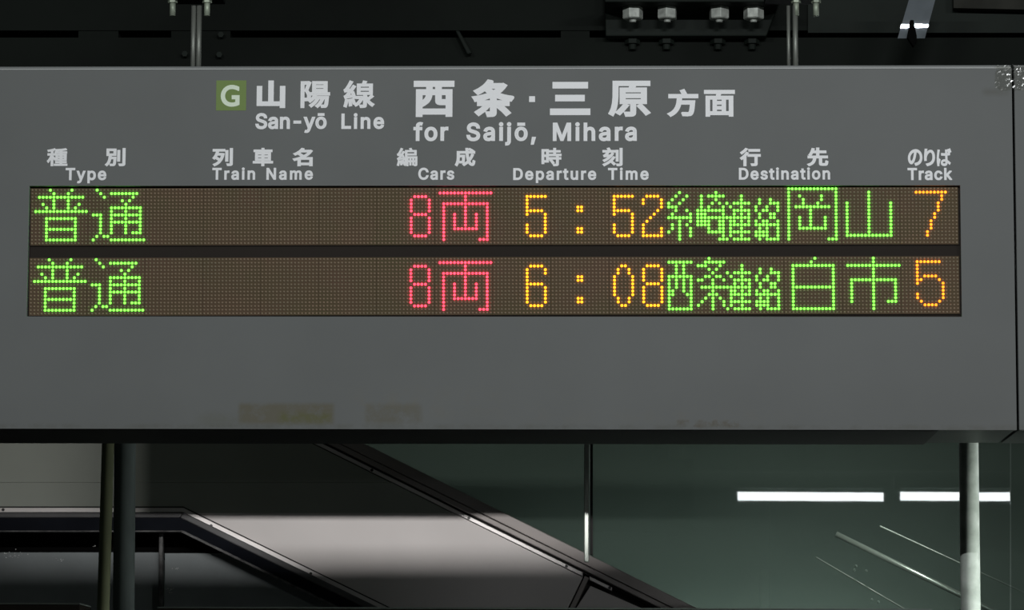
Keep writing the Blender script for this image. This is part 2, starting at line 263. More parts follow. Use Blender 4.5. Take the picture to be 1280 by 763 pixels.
def face_material():
    """mid grey satin paint with old sticker residue and rust coloured dirt along the bottom edge"""
    m = mat('board_grey_paint', (0.140, 0.146, 0.146), 0.55, var=0.05, scale=3.0)
    nt = m.node_tree
    b = nt.nodes['Principled BSDF']
    src = b.inputs['Base Color'].links[0].from_socket
    tc = nt.nodes.new('ShaderNodeTexCoord')
    sep = nt.nodes.new('ShaderNodeSeparateXYZ')
    nt.links.new(tc.outputs['Object'], sep.inputs['Vector'])
    nz = nt.nodes.new('ShaderNodeTexNoise')
    nz.inputs['Scale'].default_value = 22
    nz.inputs['Detail'].default_value = 8
    nz.inputs['Roughness'].default_value = 0.7
    nt.links.new(tc.outputs['Object'], nz.inputs['Vector'])

    def mth(op, a, bb, clamp=False):
        n = nt.nodes.new('ShaderNodeMath')
        n.operation = op
        n.use_clamp = clamp
        for i, v in enumerate((a, bb)):
            if isinstance(v, (int, float)): n.inputs[i].default_value = v
            else: nt.links.new(v, n.inputs[i])
        return n.outputs[0]

    def win(sock, lo, hi, soft):
        a = mth('DIVIDE', mth('SUBTRACT', sock, lo), soft, True)
        c = mth('DIVIDE', mth('SUBTRACT', hi, sock), soft, True)
        return mth('MULTIPLY', a, c)

    def patch(x0, x1, ytop, ybot, col, amount, soft=0.012, n0=0.38):
        nonlocal src
        p, q = at(x0, ytop, 0), at(x1, ybot, 0)
        k = mth('MULTIPLY', win(sep.outputs['X'], p.x, q.x, soft), win(sep.outputs['Z'], q.z, p.z, soft))
        k = mth('MULTIPLY', k, mth('DIVIDE', mth('SUBTRACT', nz.outputs['Fac'], n0), 0.22, True))
        k = mth('MULTIPLY', k, amount)
        mx = nt.nodes.new('ShaderNodeMix')
        mx.data_type = 'RGBA'
        nt.links.new(k, mx.inputs[0])
        nt.links.new(src, mx.inputs[6])
        mx.inputs[7].default_value = (*col, 1)
        src = mx.outputs[2]
    patch(296, 420, 502, 533, (0.118, 0.108, 0.078), 0.85, 0.010, 0.30)
    patch(345, 418, 512, 533, (0.105, 0.108, 0.045), 0.8, 0.015, 0.34)
    patch(454, 530, 502, 533, (0.115, 0.108, 0.085), 0.75, 0.012, 0.32)
    patch(430, 640, 480, 530, (0.160, 0.150, 0.125), 0.45, 0.04, 0.45)
    patch(240, 310, 512, 535, (0.110, 0.112, 0.085), 0.75, 0.03, 0.36)
    patch(-100, 1400, 528, 540, (0.10, 0.10, 0.085), 0.55, 0.008, 0.42)
    patch(640, 1010, 508, 534, (0.165, 0.150, 0.120), 0.35, 0.03, 0.48)
    patch(845, 925, 524, 536, (0.09, 0.07, 0.045), 0.9, 0.006, 0.47)
    patch(1225, 1264, 108, 122, (0.10, 0.10, 0.09), 0.6, 0.012, 0.3)
    nt.links.new(src, b.inputs['Base Color'])
    return m


M = {}
M['face'] = face_material()
M['face'].node_tree.nodes['Principled BSDF'].inputs['Specular IOR Level'].default_value = 0.2
M['lip'] = mat('board_edge_metal', (0.13, 0.137, 0.138), 0.5, 0.0, var=0.06, scale=4)
M['highlight'] = mat('pale_seam_highlight', (0.42, 0.43, 0.43), 0.5)  # paler than the board: highlight of the top seam put into the colour
M['under'] = mat('board_underside_paint', (0.030, 0.036, 0.033), 0.45, var=0.2, scale=4)
M['under_panel'] = mat('black_access_panel', (0.010, 0.011, 0.011), 0.55, var=0.2, scale=5)
M['black'] = mat('black_plastic', (0.028, 0.023, 0.020), 0.8, spec=0.1)
M['module'] = mat('brown_led_board', (0.115, 0.074, 0.050), 0.8, col2=(0.098, 0.078, 0.044), scale=9, spec=0.1)
M['unlit'] = mat('unlit_led_lens', (0.30, 0.215, 0.150), 0.6, col2=(0.245, 0.205, 0.142), scale=7, spec=0.2)
M['white'] = mat('white_vinyl_lettering', (0.90, 0.90, 0.93), 0.5, spec=0.3)
M['badge'] = mat('olive_green_vinyl', (0.175, 0.255, 0.072), 0.5, spec=0.2)
M['badge_letter'] = mat('pale_green_vinyl', (0.74, 0.84, 0.68), 0.5)
M['green'] = emit('green_led', (0.165, 1.0, 0.06), 3.0, 0.12)
M['red'] = emit('red_led', (1.0, 0.045, 0.085), 3.6, 0.22)
M['amber'] = emit('amber_led', (1.0, 0.33, 0.012), 3.3, 0.12)
M['orange'] = emit('orange_led', (1.0, 0.235, 0.012), 3.3, 0.2)
M['steel'] = mat('dark_green_steel', (0.0075, 0.0095, 0.008), 0.7, var=0.25, scale=3, spec=0.08)
M['steel2'] = mat('dark_steel_plate', (0.013, 0.017, 0.0145), 0.6, var=0.25, scale=5, spec=0.1)
M['void'] = mat('void_shade_black', (0.004, 0.004, 0.004), 0.9, spec=0.0)  # near-black without gloss: deep shade put into the colour
M['nut'] = mat('galvanised_nut', (0.42, 0.44, 0.41), 0.5, 0.2, var=0.25, scale=60, bump=0.6)
M['rod'] = mat('dull_galvanised_rod', (0.20, 0.21, 0.19), 0.45, 0.4, var=0.25, scale=30, stretch=(1, 1, 0.1))
M['clamp'] = mat('olive_clamp', (0.30, 0.34, 0.27), 0.5, 0.3, var=0.3, scale=40)
M['galv'] = mat('spotted_galvanised_pipe', (0.28, 0.31, 0.28), 0.5, 0.15, col2=(0.44, 0.47, 0.44), scale=26, bump=0.3)
M['yellowpipe'] = mat('dull_olive_pipe_paint', (0.19, 0.20, 0.12), 0.55, var=0.25, scale=18, stretch=(1, 1, 0.3))
M['greypipe'] = mat('dark_grey_pipe_paint', (0.13, 0.15, 0.15), 0.5, var=0.25, scale=18, stretch=(1, 1, 0.3))
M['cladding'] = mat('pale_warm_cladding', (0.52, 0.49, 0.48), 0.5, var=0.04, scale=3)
M['cladding_shaded'] = mat('shaded_grey_green_cladding', (0.26, 0.28, 0.245), 0.6, var=0.05, scale=3)  # darker copy of the cladding; shade above the shadow line put into the colour
M['stringer'] = mat('warm_grey_stringer', (0.25, 0.225, 0.215), 0.5, 0.1, var=0.08, scale=5)
M['strip'] = mat('brushed_cover_strip', (0.60, 0.57, 0.56), 0.4, 0.2, var=0.05, scale=8)
M['slot'] = mat('dark_joint', (0.015, 0.014, 0.014), 0.7)
M['skirt'] = mat('blue_black_skirting', (0.008, 0.009, 0.012), 0.9, var=0.2, scale=5, spec=0.0)
M['skirt_edge'] = mat('scratched_dark_edge', (0.06, 0.06, 0.06), 0.6, var=0.8, scale=30)
M['lowpanel'] = mat('slate_lower_panel', (0.19, 0.21, 0.215), 0.7, var=0.12, scale=4, spec=0.2)
M['moulding'] = mat('dark_grey_moulding', (0.07, 0.07, 0.072), 0.5, var=0.2, scale=6, spec=0.3)
M['mullion'] = mat('satin_steel_mullion', (0.42, 0.46, 0.42), 0.32, 0.5, var=0.08, scale=8)
M['rail'] = mat('stainless_handrail', (0.42, 0.46, 0.44), 0.28, 0.6)
M['streak'] = mat('pale_light_streak', (0.38, 0.41, 0.39), 0.4, 0.2)  # pale matt colour for light streaks reflected in the glass
M['backwall'] = mat('green_grey_wall', (0.235, 0.26, 0.245), 0.7, var=0.08, scale=1.2)
M['fleck'] = mat('pale_paint_splash', (0.55, 0.56, 0.55), 0.6)
M['screw'] = mat('dark_screw', (0.03, 0.03, 0.03), 0.4, 0.5)
M['shiny'] = mat('polished_bracket', (0.16, 0.18, 0.20), 0.006, 0.15, var=0.08, scale=20, spec=0.4)
M['tube'] = emit('fluorescent_tube', (0.93, 0.98, 1.0), 17)
M['casing_edge'] = mat('grey_edge_strip', (0.16, 0.18, 0.17), 0.4, 0.3)


def glass_mat():
    m = bpy.data.materials.new('dark_green_glass')
    m.use_nodes = True
    nt = m.node_tree
    nt.nodes.clear()
    out = nt.nodes.new('ShaderNodeOutputMaterial')
    tr = nt.nodes.new('ShaderNodeBsdfTransparent')
    tr.inputs['Color'].default_value = (0.76, 0.81, 0.78, 1)
    gl = nt.nodes.new('ShaderNodeBsdfGlossy')
    gl.inputs['Roughness'].default_value = 0.015
    gl.inputs['Color'].default_value = (0.95, 0.98, 1, 1)
    df = nt.nodes.new('ShaderNodeBsdfDiffuse')
    df.inputs['Color'].default_value = (0.25, 0.33, 0.29, 1)
    fr = nt.nodes.new('ShaderNodeFresnel')
    fr.inputs['IOR'].default_value = 1.6
    m1 = nt.nodes.new('ShaderNodeMixShader')
    m1.inputs[0].default_value = 0.06
    m2 = nt.nodes.new('ShaderNodeMixShader')
    nt.links.new(tr.outputs[0], m1.inputs[1])
    nt.links.new(df.outputs[0], m1.inputs[2])
    nt.links.new(fr.outputs[0], m2.inputs[0])
    nt.links.new(m1.outputs[0], m2.inputs[1])
    nt.links.new(gl.outputs[0], m2.inputs[2])
    nt.links.new(m2.outputs[0], out.inputs['Surface'])
    return m


M['glass'] = glass_mat()


def film_mat():
    m = bpy.data.materials.new('clear_crumpled_film')
    m.use_nodes = True
    nt = m.node_tree
    nt.nodes.clear()
    out = nt.nodes.new('ShaderNodeOutputMaterial')
    tr = nt.nodes.new('ShaderNodeBsdfTransparent')
    tr.inputs['Color'].default_value = (0.94, 0.94, 0.91, 1)
    gl = nt.nodes.new('ShaderNodeBsdfGlossy')
    gl.inputs['Roughness'].default_value = 0.22
    mx = nt.nodes.new('ShaderNodeMixShader')
    mx.inputs[0].default_value = 0.10
    nt.links.new(tr.outputs[0], mx.inputs[1])
    nt.links.new(gl.outputs[0], mx.inputs[2])
    nt.links.new(mx.outputs[0], out.inputs['Surface'])
    return m


M['film'] = film_mat()

# ------------------------------------------------------------ large structure
ZT, ZB = 1.5072, 0.6875            # top and bottom of the board
XR = 1.1147                        # its right end
XL = at(-900, 300, 0).x            # it runs on to the left, past the photo
DX0, DX1, DZ0, DZ1 = -1.0831, 0.9969, 0.9394, 1.2342   # the display opening
DEPTH = 0.36
YW = 6.0                           # plane of the stair side and its glass

MB().box(-9, 9, 9.0, 9.1, -1.6, 4.0).build('wall_back', M['backwall'])['kind'] = 'structure'
MB().box(-9, 9, -9.0, 9.0, -1.75, -1.6).build('floor', mat('platform_paving', (0.06, 0.06, 0.058), 0.7, var=0.2, scale=4))['kind'] = 'structure'

MB().box(-9, 9, 1.2, 9.0, 2.83, 2.95).build('ceiling', M['steel2'])['kind'] = 'structure'

# ------------------------------------------------------------ the stair side (behind, below the board)
def g(x, off=0.0):                 # y pixel of the sloping glass edge, plus an offset down the slope
    return 671 + 0.495 * (x - 690) + off


def band(x0, x1, o0, o1):
    return [(x0, g(x0, o0)), (x1, g(x1, o0)), (x1, g(x1, o1)), (x0, g(x0, o1))]


stair = thing('staircase', 'sloping stair side clad in pale panels with metal cover strips, behind board', 'staircase')
def xs(y, off): return 690 + (y - 671 - off) / 0.495
MB().pp([(-80, 400), (xs(400, 32), 400), (xs(602.7, 32), 603.3), (-80, 603.3)], YW, 0.05).build('cladding_panel', M['cladding_shaded'], stair)
MB().pp([(-80, 603.6), (xs(603.6, 32), 603.6), (xs(641, 32), 641.5), (228, 641.5), (222, 634), (-80, 634)], YW, 0.05).build('cladding_panel', M['cladding_shaded'], stair)
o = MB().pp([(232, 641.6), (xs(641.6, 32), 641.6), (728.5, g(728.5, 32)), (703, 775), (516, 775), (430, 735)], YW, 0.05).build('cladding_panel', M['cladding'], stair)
o['label'] = 'pale warm lit panel'
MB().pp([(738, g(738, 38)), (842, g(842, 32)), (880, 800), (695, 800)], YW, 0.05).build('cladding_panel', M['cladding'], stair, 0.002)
MB().pp([(731, g(731, 29)), (736.5, g(736.5, 29)), (700, 800), (693, 800)], YW - 0.004, 0.05).build('joint_strip', M['stringer'], stair, 0.002)
MB().pp([(-80, 480), (270, 480), (870, 775), (890, 800), (520, 800), (222, 655), (-80, 655)], YW + 0.052, 0.02).build('backing', M['slot'], stair)
MB().pp(band(230, 960, 0, 14.6), YW - 0.05, 0.10).build('stringer', M['stringer'], stair, 0.003)
MB().pp(band(230, 960, 15.4, 22.5), YW - 0.045, 0.09).build('stringer_edge', M['stringer'], stair, 0.003)
MB().pp(band(230, 960, 22.5, 26), YW - 0.002, 0.04).build('joint', M['slot'], stair)
MB().pp(band(230, 728.5, 26, 31), YW - 0.012, 0.05).build('cover_strip', M['strip'], stair, 0.0015)
MB().pp(band(737, 765, 26.5, 31), YW - 0.012, 0.05).build('cover_strip', M['strip'], stair, 0.0015)
for x in (465, 586, 708, 762):
    c = at(x, g(x, 28.5), YW - 0.012)
    MB().tube(c, c + Vector((0, -0.004, 0)), 0.006, 10).build('screw', M['screw'], stair)

# lower edge moulding: level at the landing, then down with the stairs
def lower(off0, off1, Y, d, name, m, bev=0.0):
    p = [(-80, 635 + off0), (229, 635 + off0), (520, 635 + 3 + off0 + 0.478 * (520 - 229))]
    q = [(-80, 635 + off1), (225, 635 + off1), (520, 635 + 3 + off1 + 0.478 * (520 - 225))]
    mb = MB()
    mb.pp([p[0], p[1], q[1], q[0]], Y, d)
    mb.pp([p[1], p[2], q[2], q[1]], Y, d)
    return mb.build(name, m, stair, bev)


lower(-1.6, 0.2, YW - 0.002, 0.03, 'shadow_gap', M['slot'])
lower(0.2, 5.6, YW - 0.02, 0.05, 'edge_strip', M['strip'], 0.001)
lower(5.6, 12.5, YW - 0.035, 0.06, 'moulding', M['moulding'], 0.004)
lower(12.5, 28.5, YW - 0.03, 0.06, 'skirting', M['skirt'])
lower(28.5, 30.3, YW - 0.04, 0.06, 'skirting_edge', M['skirt_edge'], 0.002)
for x, y in ((4, 637.6), (264, 657.4), (388.5, 717.5)):
    c = at(x, y, YW - 0.02)
    MB().tube(c, c + Vector((0, -0.004, 0)), 0.006, 10).build('screw', M['screw'], stair)

# dark enclosure below the landing
enc = thing('under_stair_enclosure', 'dark slate enclosure with thin post below the stair landing', 'enclosure')
MB().pp([(-80, 691), (201, 691), (201, 800), (-80, 800)], YW + 0.10, 0.04).build('panel', M['lowpanel'], enc)
MB().pp([(206, 692), (560, 692), (560, 800), (206, 800)], YW + 0.12, 0.04).build('panel', M['lowpanel'], enc)
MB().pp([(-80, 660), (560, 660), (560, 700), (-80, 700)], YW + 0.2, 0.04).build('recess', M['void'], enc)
MB().pp([(198.5, 667), (203.5, 667), (203.5, 800), (198.5, 800)], YW + 0.04, 0.04).build('post', M['skirt_edge'], enc, 0.003)
for cx_, cy_, n, sp in ((16, 694, 22, 16), (75, 701, 6, 8), (222, 712, 5, 5), (213, 738, 14, 6), (118, 683, 3, 3)):
    fm = MB()
    for _ in range(n):
        x, y = cx_ + random.gauss(0, sp * 0.6), cy_ + random.gauss(0, sp * 0.22)
        r = random.uniform(0.4, 1.1)
        a = [random.uniform(0.5, 1.0) for _ in range(6)]
        fm.pp([(x + r * a[k] * math.cos(-k * 1.047), y + r * 0.8 * a[k] * math.sin(-k * 1.047)) for k in range(6)], YW + (0.098 if x < 200 else 0.118), 0.002)
    fm.build('paint_flecks', M['fleck'], enc)['kind'] = 'stuff'

# glass above the stair
glass = thing('glass_screen', 'dark green glass screen with steel mullion above the sloping stringer', 'glass')
def pane(x0, x1, Y, tilt=0.0):
    x2 = xs(430, -1)
    pts = [(max(x0, x2), 430), (x1, 430), (x1, min(800, g(x1, 4)))]
    if g(x1, 4) > 800:
        pts.append((xs(800, 4), 800))
    if g(x0, 4) > 800:
        pts = [(x0, 430), (x1, 430), (x1, 800), (x0, 800)]
    else:
        pts.append((max(x0, x2), g(max(x0, x2), 4)))
    p = [at(x, y, Y) for x, y in pts]
    for q in p[1:]:
        if tilt and abs(q.x - p[0].x) > 0.1: q.y += tilt * (q.x - p[0].x)
    return MB().prism(p, 0.010).build('glass_pane', M['glass'], glass)


pane(150, 730, YW + 0.004)
pane(740, 1262.5, YW + 0.004)
pane(1264, 1500, YW + 0.012, 0.06)
MB().pp([(730, 430), (736.5, 430), (736.5, 704), (730, 703)], YW - 0.056, 0.07).build('mullion', M['mullion'], glass, 0.004)
MB().pp([(737.5, 430), (741, 430), (741, 694.5), (737.5, 693)], YW - 0.01, 0.05).build('gasket', M['slot'], glass)

# stair handrail beyond the glass, with rods and studs for reflected light
rail = thing('stair_handrail', 'stainless handrail of the stairs running down behind the right glass', 'handrail')
MB().tube(at(1045, 668, 6.9), at(1420, 852, 6.9), 0.012, 24).build('top_rail', M['rail'], rail, smooth=True)
for a, b, yy in (((1100, 658), (1420, 806), 6.7), ((1020, 697), (1250, 832), 6.75)):
    MB().tube(at(*a, yy), at(*b, yy), 0.0032, 8).build('streak_rod', M['streak'], rail, smooth=True)  # rods added to draw the thin reflected streaks
for x, y in ((1070, 708), (1068, 713), (1083, 714), (1090, 750), (1098, 753)):
    c = at(x, y, 6.72)
    MB().tube(c, c + Vector((0, -0.02, 0)), 0.006, 10, 0.004).build('sparkle_stud', M['rail'], rail)  # studs added for small sparkles of light

# ------------------------------------------------------------ lamps behind the board, seen reflected in the glass
def mirror(p):                      # the real point whose image in the glass plane is p
    return Vector((p.x, 2 * (YW + 0.004) - p.y, p.z))


YV = 2 * (YW + 0.004) - 1.5
for x0, x1, lab in ((922, 1104, 'fluorescent tube lamp reflected in glass, the longer left reflection'),
                    (1125, 1300, 'fluorescent tube lamp reflected in glass behind the right post')):
    a, b = mirror(at(x0, 620.5, YV)), mirror(at(x1, 621.5, YV))
    t = thing('tube_lamp', lab, 'lamp', 'fluorescent lamps over the track side')
    MB().tube(a, b, 0.022, 20).build('tube', M['tube'], t, smooth=True)
    MB().box(a.x - 0.03, b.x + 0.03, a.y - 0.06, a.y + 0.03, a.z + 0.04, a.z + 0.10).build('housing', M['steel2'], t, 0.004)
    for e in (a.x - 0.012, b.x + 0.012):
        MB().box(e - 0.012, e + 0.012, a.y - 0.02, a.y + 0.02, a.z - 0.03, a.z + 0.045).build('lamp_holder', M['steel2'], t)

# unseen boxes added between the stair tube and the stair to shape its light
sb = MB().box(at(125, 540, 4.8).x, at(850, 540, 4.8).x, 4.8, 4.9, 1.093, 1.45).build('shade_box', M['void'])
tag(sb, 'unseen dark box added to shade the upper part of the stair side', 'beam')
blocker = MB().box(-3.2, 0.62, 3.05, 3.15, 1.0, 1.344).build('light_cutoff_box', M['void'])
tag(blocker, 'unseen dark box added to cut the light below the pale panel', 'lamp hood')

# ------------------------------------------------------------ steelwork above the board
YB = 1.25
beam = thing('steel_beam', 'dark green steel beam crossing above the departure board', 'beam')
MB().pp([(-500, -500), (1010, -500), (1010, 38), (-500, 38)], YB, 0.06).build('upper_web', M['steel'], beam)
MB().pp([(1010, -500), (2100, -500), (2100, 41), (1010, 41)], YB - 0.01, 0.06).build('upper_web', M['steel2'], beam)
MB().pp([(-500, 47), (2100, 47), (2100, 170), (-500, 170)], YB, 0.06).build('lower_web', M['steel'], beam)
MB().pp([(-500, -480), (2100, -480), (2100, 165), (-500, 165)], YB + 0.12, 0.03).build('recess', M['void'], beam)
for x0, x1 in ((98, 148), (214, 288), (701, 737)):
    MB().pp([(x0, 36), (x1, 36), (x1, 49), (x0, 49)], YB + 0.005, 0.05).build('spacer', M['steel'], beam)
MB().pp([(569, 38), (574, 38), (590, 66), (584, 68)], YB - 0.03, 0.02).build('brace', M['steel2'], beam, 0.003)

plate = thing('bolted_plate', 'dark steel splice plate with four galvanised nuts above the board', 'steel plate')
MB().pp([(756, -20), (980, -20), (975, 0), (958, 45), (757, 45)], YB - 0.05, 0.045).build('plate', M['steel2'], plate, 0.003)
MB().pp([(756, -4), (975, -4), (973, 2.5), (756, 2.5)], YB - 0.19, 0.14).build('flange', M['steel2'], plate, 0.003)
for k, x in enumerate((791, 834, 899, 942)):
    yc = YB - 0.12
    zt = at(x, 5.0, yc).z
    zb = at(x, 24.5, yc).z
    X = at(x, 17, yc).x
    nb = MB()
    a0 = 0.15 + 0.25 * k
    for (z0, r0), (z1, r1) in (((zt, 0.0268), (zb + 0.002, 0.0268)), ((zb + 0.002, 0.0268), (zb, 0.0235))):
        vs = [(X + r * math.cos(a0 + i * math.pi / 3), yc + r * math.sin(a0 + i * math.pi / 3), z) for z, r in ((z0, r0), (z1, r1)) for i in range(6)]
        nb.add(vs, [(i, (i + 1) % 6, 6 + (i + 1) % 6, 6 + i) for i in range(6)] + [tuple(range(6)), tuple(range(6, 12))])
    n = nb.build('nut', M['nut'], plate, 0.0015)
    MB().tube((X, yc, zb + 0.003), (X, yc, zb - 0.007), 0.0105, 16, 0.008).build('bolt_end', M['nut'], n)
    # dark copies below, standing for the nuts' reflection in the beam
    z2 = at(x, 47, YB - 0.012).z
    MB().tube((X, YB - 0.012, z2), (X, YB - 0.012, z2 - 0.018), 0.020, 6).build('nut_reflection', M['steel2'], plate, 0.001)
    MB().tube((X, YB - 0.012, z2 - 0.018), (X, YB - 0.012, z2 - 0.032), 0.010, 12).build('bolt_end_reflection', M['steel2'], plate)


def hanger(rods, bolts, lab, fl):
    h = thing('hanger', lab, 'hanger', 'hangers that carry the board')
    for x, r, yy in rods:
        a = at(x, 18, yy)
        MB().tube((a.x, yy, ZT + 0.0008), (a.x, yy, a.z + 0.02), r, 20).build('rod', M['rod'], h, smooth=True)
    x = sum(r[0] for r in rods) / len(rods)
    a, b = at(x - 34, -22, 0.24), at(x + 34, 1, 0.24)
    MB().box(a.x, b.x, 0.14, 0.28, b.z, a.z).build('clamp_plate', M['steel'], h, 0.002)
    for bx in bolts:
        p = at(bx, 0, 0.20)
        z1 = at(bx, 20, 0.20).z
        s = MB().tube((p.x, 0.20, p.z), (p.x, 0.20, z1), 0.0068, 16).build('bolt', M['clamp'], h, smooth=True)
        MB().tube((p.x, 0.20, p.z + 0.01), (p.x, 0.20, at(bx, 4, 0.20).z), 0.0115, 6).build('nut', M['clamp'], s, 0.001)
    for fx, fy in fl:
        c = at(fx, fy, YB - 0.001)
        MB().tube(c, c + Vector((0, -0.02, 0)), 0.008, 6).build('wall_bolt', M['steel2'], h)
    return h


hanger(((242, 0.0055, 0.2), (249, 0.0062, 0.205)), (216, 259), 'galvanised hanger rods above the green line badge', ((275, 70), (232, 69), (277, 45)))
hanger(((985.5, 0.0042, 0.21), (994, 0.0060, 0.2)), (995, 1020), 'galvanised hanger rods right of the four nuts', ())

# polished bracket that mirrors a platform tube
br = thing('polished_bracket', 'slanted shiny metal bracket with a bright reflection, top right', 'bracket')
cpt = at(1146, 32.5, 1.0)
lamp = Vector((0.95, -4.8, 2.6))
nrm = ((EYE - cpt).normalized() + (lamp - cpt).normalized()).normalized()
pts = []
for x, y in ((1138, -12), (1175, -12), (1169, 0), (1156, 48), (1122, 48), (1136, 0)):
    d = RM @ Vector(((x - CX) / F, -(y - CY) / F, -1.0))
    t = (cpt - EYE).dot(nrm) / d.dot(nrm)
    pts.append(EYE + d * t)
bb = MB()
bb.add(pts + [p - nrm * 0.006 for p in pts], [tuple(range(6)), tuple(range(11, 5, -1))] + [(i, i + 6, (i + 1) % 6 + 6, (i + 1) % 6) for i in range(6)])
bb.build('plate', M['shiny'], br)
MB().pp([(1138, 25), (1142, 25), (1146, 45), (1146, 52), (1142, 58), (1138, 52), (1134, 46)], 0.90, 0.02).build('clip', M['void'], br)
MB().pp([(1192, -20), (1290, -20), (1290, 12), (1192, 10)], YB - 0.05, 0.03).build('mount', mat('brown_grey_steel', (0.028, 0.028, 0.024), 0.7, var=0.3, scale=9, spec=0.1), br)

# ------------------------------------------------------------ pipes and posts below and behind the board
p = MB().tube((at(1210.8, 556, 0.62).x, 0.62, ZB + 0.25), (at(1213, 763, 0.62).x, 0.62, -1.6), 0.0232, 32, 0.0245).build('steel_post', M['galv'], smooth=True)
tag(p, 'spotted galvanised steel post below the right end of the board', 'post')
a, b = at(135.5, 540, 1.0), at(129, 763, 1.0)
d = (b - a) / (a.z - b.z)
p = MB().tube(a - d * 0.2, a + d * (a.z + 1.6), 0.0155, 24).build('conduit', M['yellowpipe'], smooth=True)
tag(p, 'thin olive pipe leaning beside the dark post at left', 'pipe')
a, b = at(156.5, 540, 1.15), at(154.5, 763, 1.15)
d = (b - a) / (a.z - b.z)
p = MB().tube(a - d * 0.2, a + d * (a.z + 1.6), 0.0275, 32).build('steel_post', M['greypipe'], smooth=True)
tag(p, 'dark grey round post below the left part of the board', 'post')

# dark casings along the bottom of the photo
for x0, x1, y, lab in ((-80, 100, 752.5, 'short black casing end at the bottom left corner'),
                       (197, 1165, 757.5, 'long black casing with pale top edge along the bottom')):
    c = thing('cable_casing', lab, 'casing', 'black casings along the bottom')
    a, b = at(x0, y + 1.4, 1.6), at(x1, y + 1.4, 1.6)
    MB().box(a.x, b.x, 1.6, 1.8, a.z - 0.25, a.z - 0.004).build('body', M['black'], c, 0.003)
    MB().box(a.x, b.x, 1.592, 1.8, a.z - 0.004, a.z).build('top_edge', M['casing_edge'], c)

# ------------------------------------------------------------ the departure board
board = thing('departure_board', 'long grey hanging departure board with two LED text rows', 'departure board')
T = 0.022                           # thickness of the front panel
ZF = at(640, 86.3, 0).z             # top of the front panel, the lip shows above it
mb = MB()
O = [(XL, ZB), (XR, ZB), (XR, ZF), (XL, ZF)]
I = [(DX0, DZ0), (DX1, DZ0), (DX1, DZ1), (DX0, DZ1)]
vs = [(x, y, z) for y in (0, T) for ring in (O, I) for x, z in ring]
fs = []
for k in range(4):
    j = (k + 1) % 4
    fs += [(k, j, 4 + j, 4 + k), (8 + k, 12 + k, 12 + j, 8 + j), (k, 8 + k, 8 + j, j), (4 + k, 4 + j, 12 + j, 12 + k)]
mb.add(vs, fs)
mb.build('front_panel', M['face'], board, 0.0014)
MB().box(XL, XR - 0.001, 0.0035, DEPTH, ZF - 0.004, ZT).build('top_lip', M['lip'], board, 0.0012)
MB().box(XL, XR - 0.0015, -0.0012, 0.004, ZF - 0.0002, ZF + 0.0016).build('seam_highlight', M['highlight'], board)  # strip added to carry the bright highlight along the seam
MB().box(XL, XR - 0.001, T, DEPTH, ZB + 0.003, ZF - 0.004).build('housing', M['under'], board)
MB().box(XL, at(1168, 545, 0.1).x, 0.006, DEPTH + 0.002, ZB - 0.0015, ZB + 0.003).build('underside_panel', M['under_panel'], board, 0.001)
MB().box(DX0 - 0.01, DX1 + 0.01, 0.0155, T - 0.0004, DZ0 - 0.01, DZ1 + 0.01).build('display_backing', M['black'], board)

nb = thing('departure_board', 'grey end box butted against the right end of the departure board', 'departure board')
x1 = XR + 0.0052
x2 = at(2400, 300, 0).x
MB().box(x1, x2, 0.0, T, ZB, ZF + 0.002).build('front_panel', M['face'], nb, 0.0014)
MB().box(x1 + 0.001, x2, 0.0035, DEPTH, ZF - 0.002, ZT).build('top_lip', M['lip'], nb, 0.0012)
MB().box(x1 + 0.001, x2, T, DEPTH, ZB + 0.002, ZF - 0.002).build('housing', M['under'], nb)

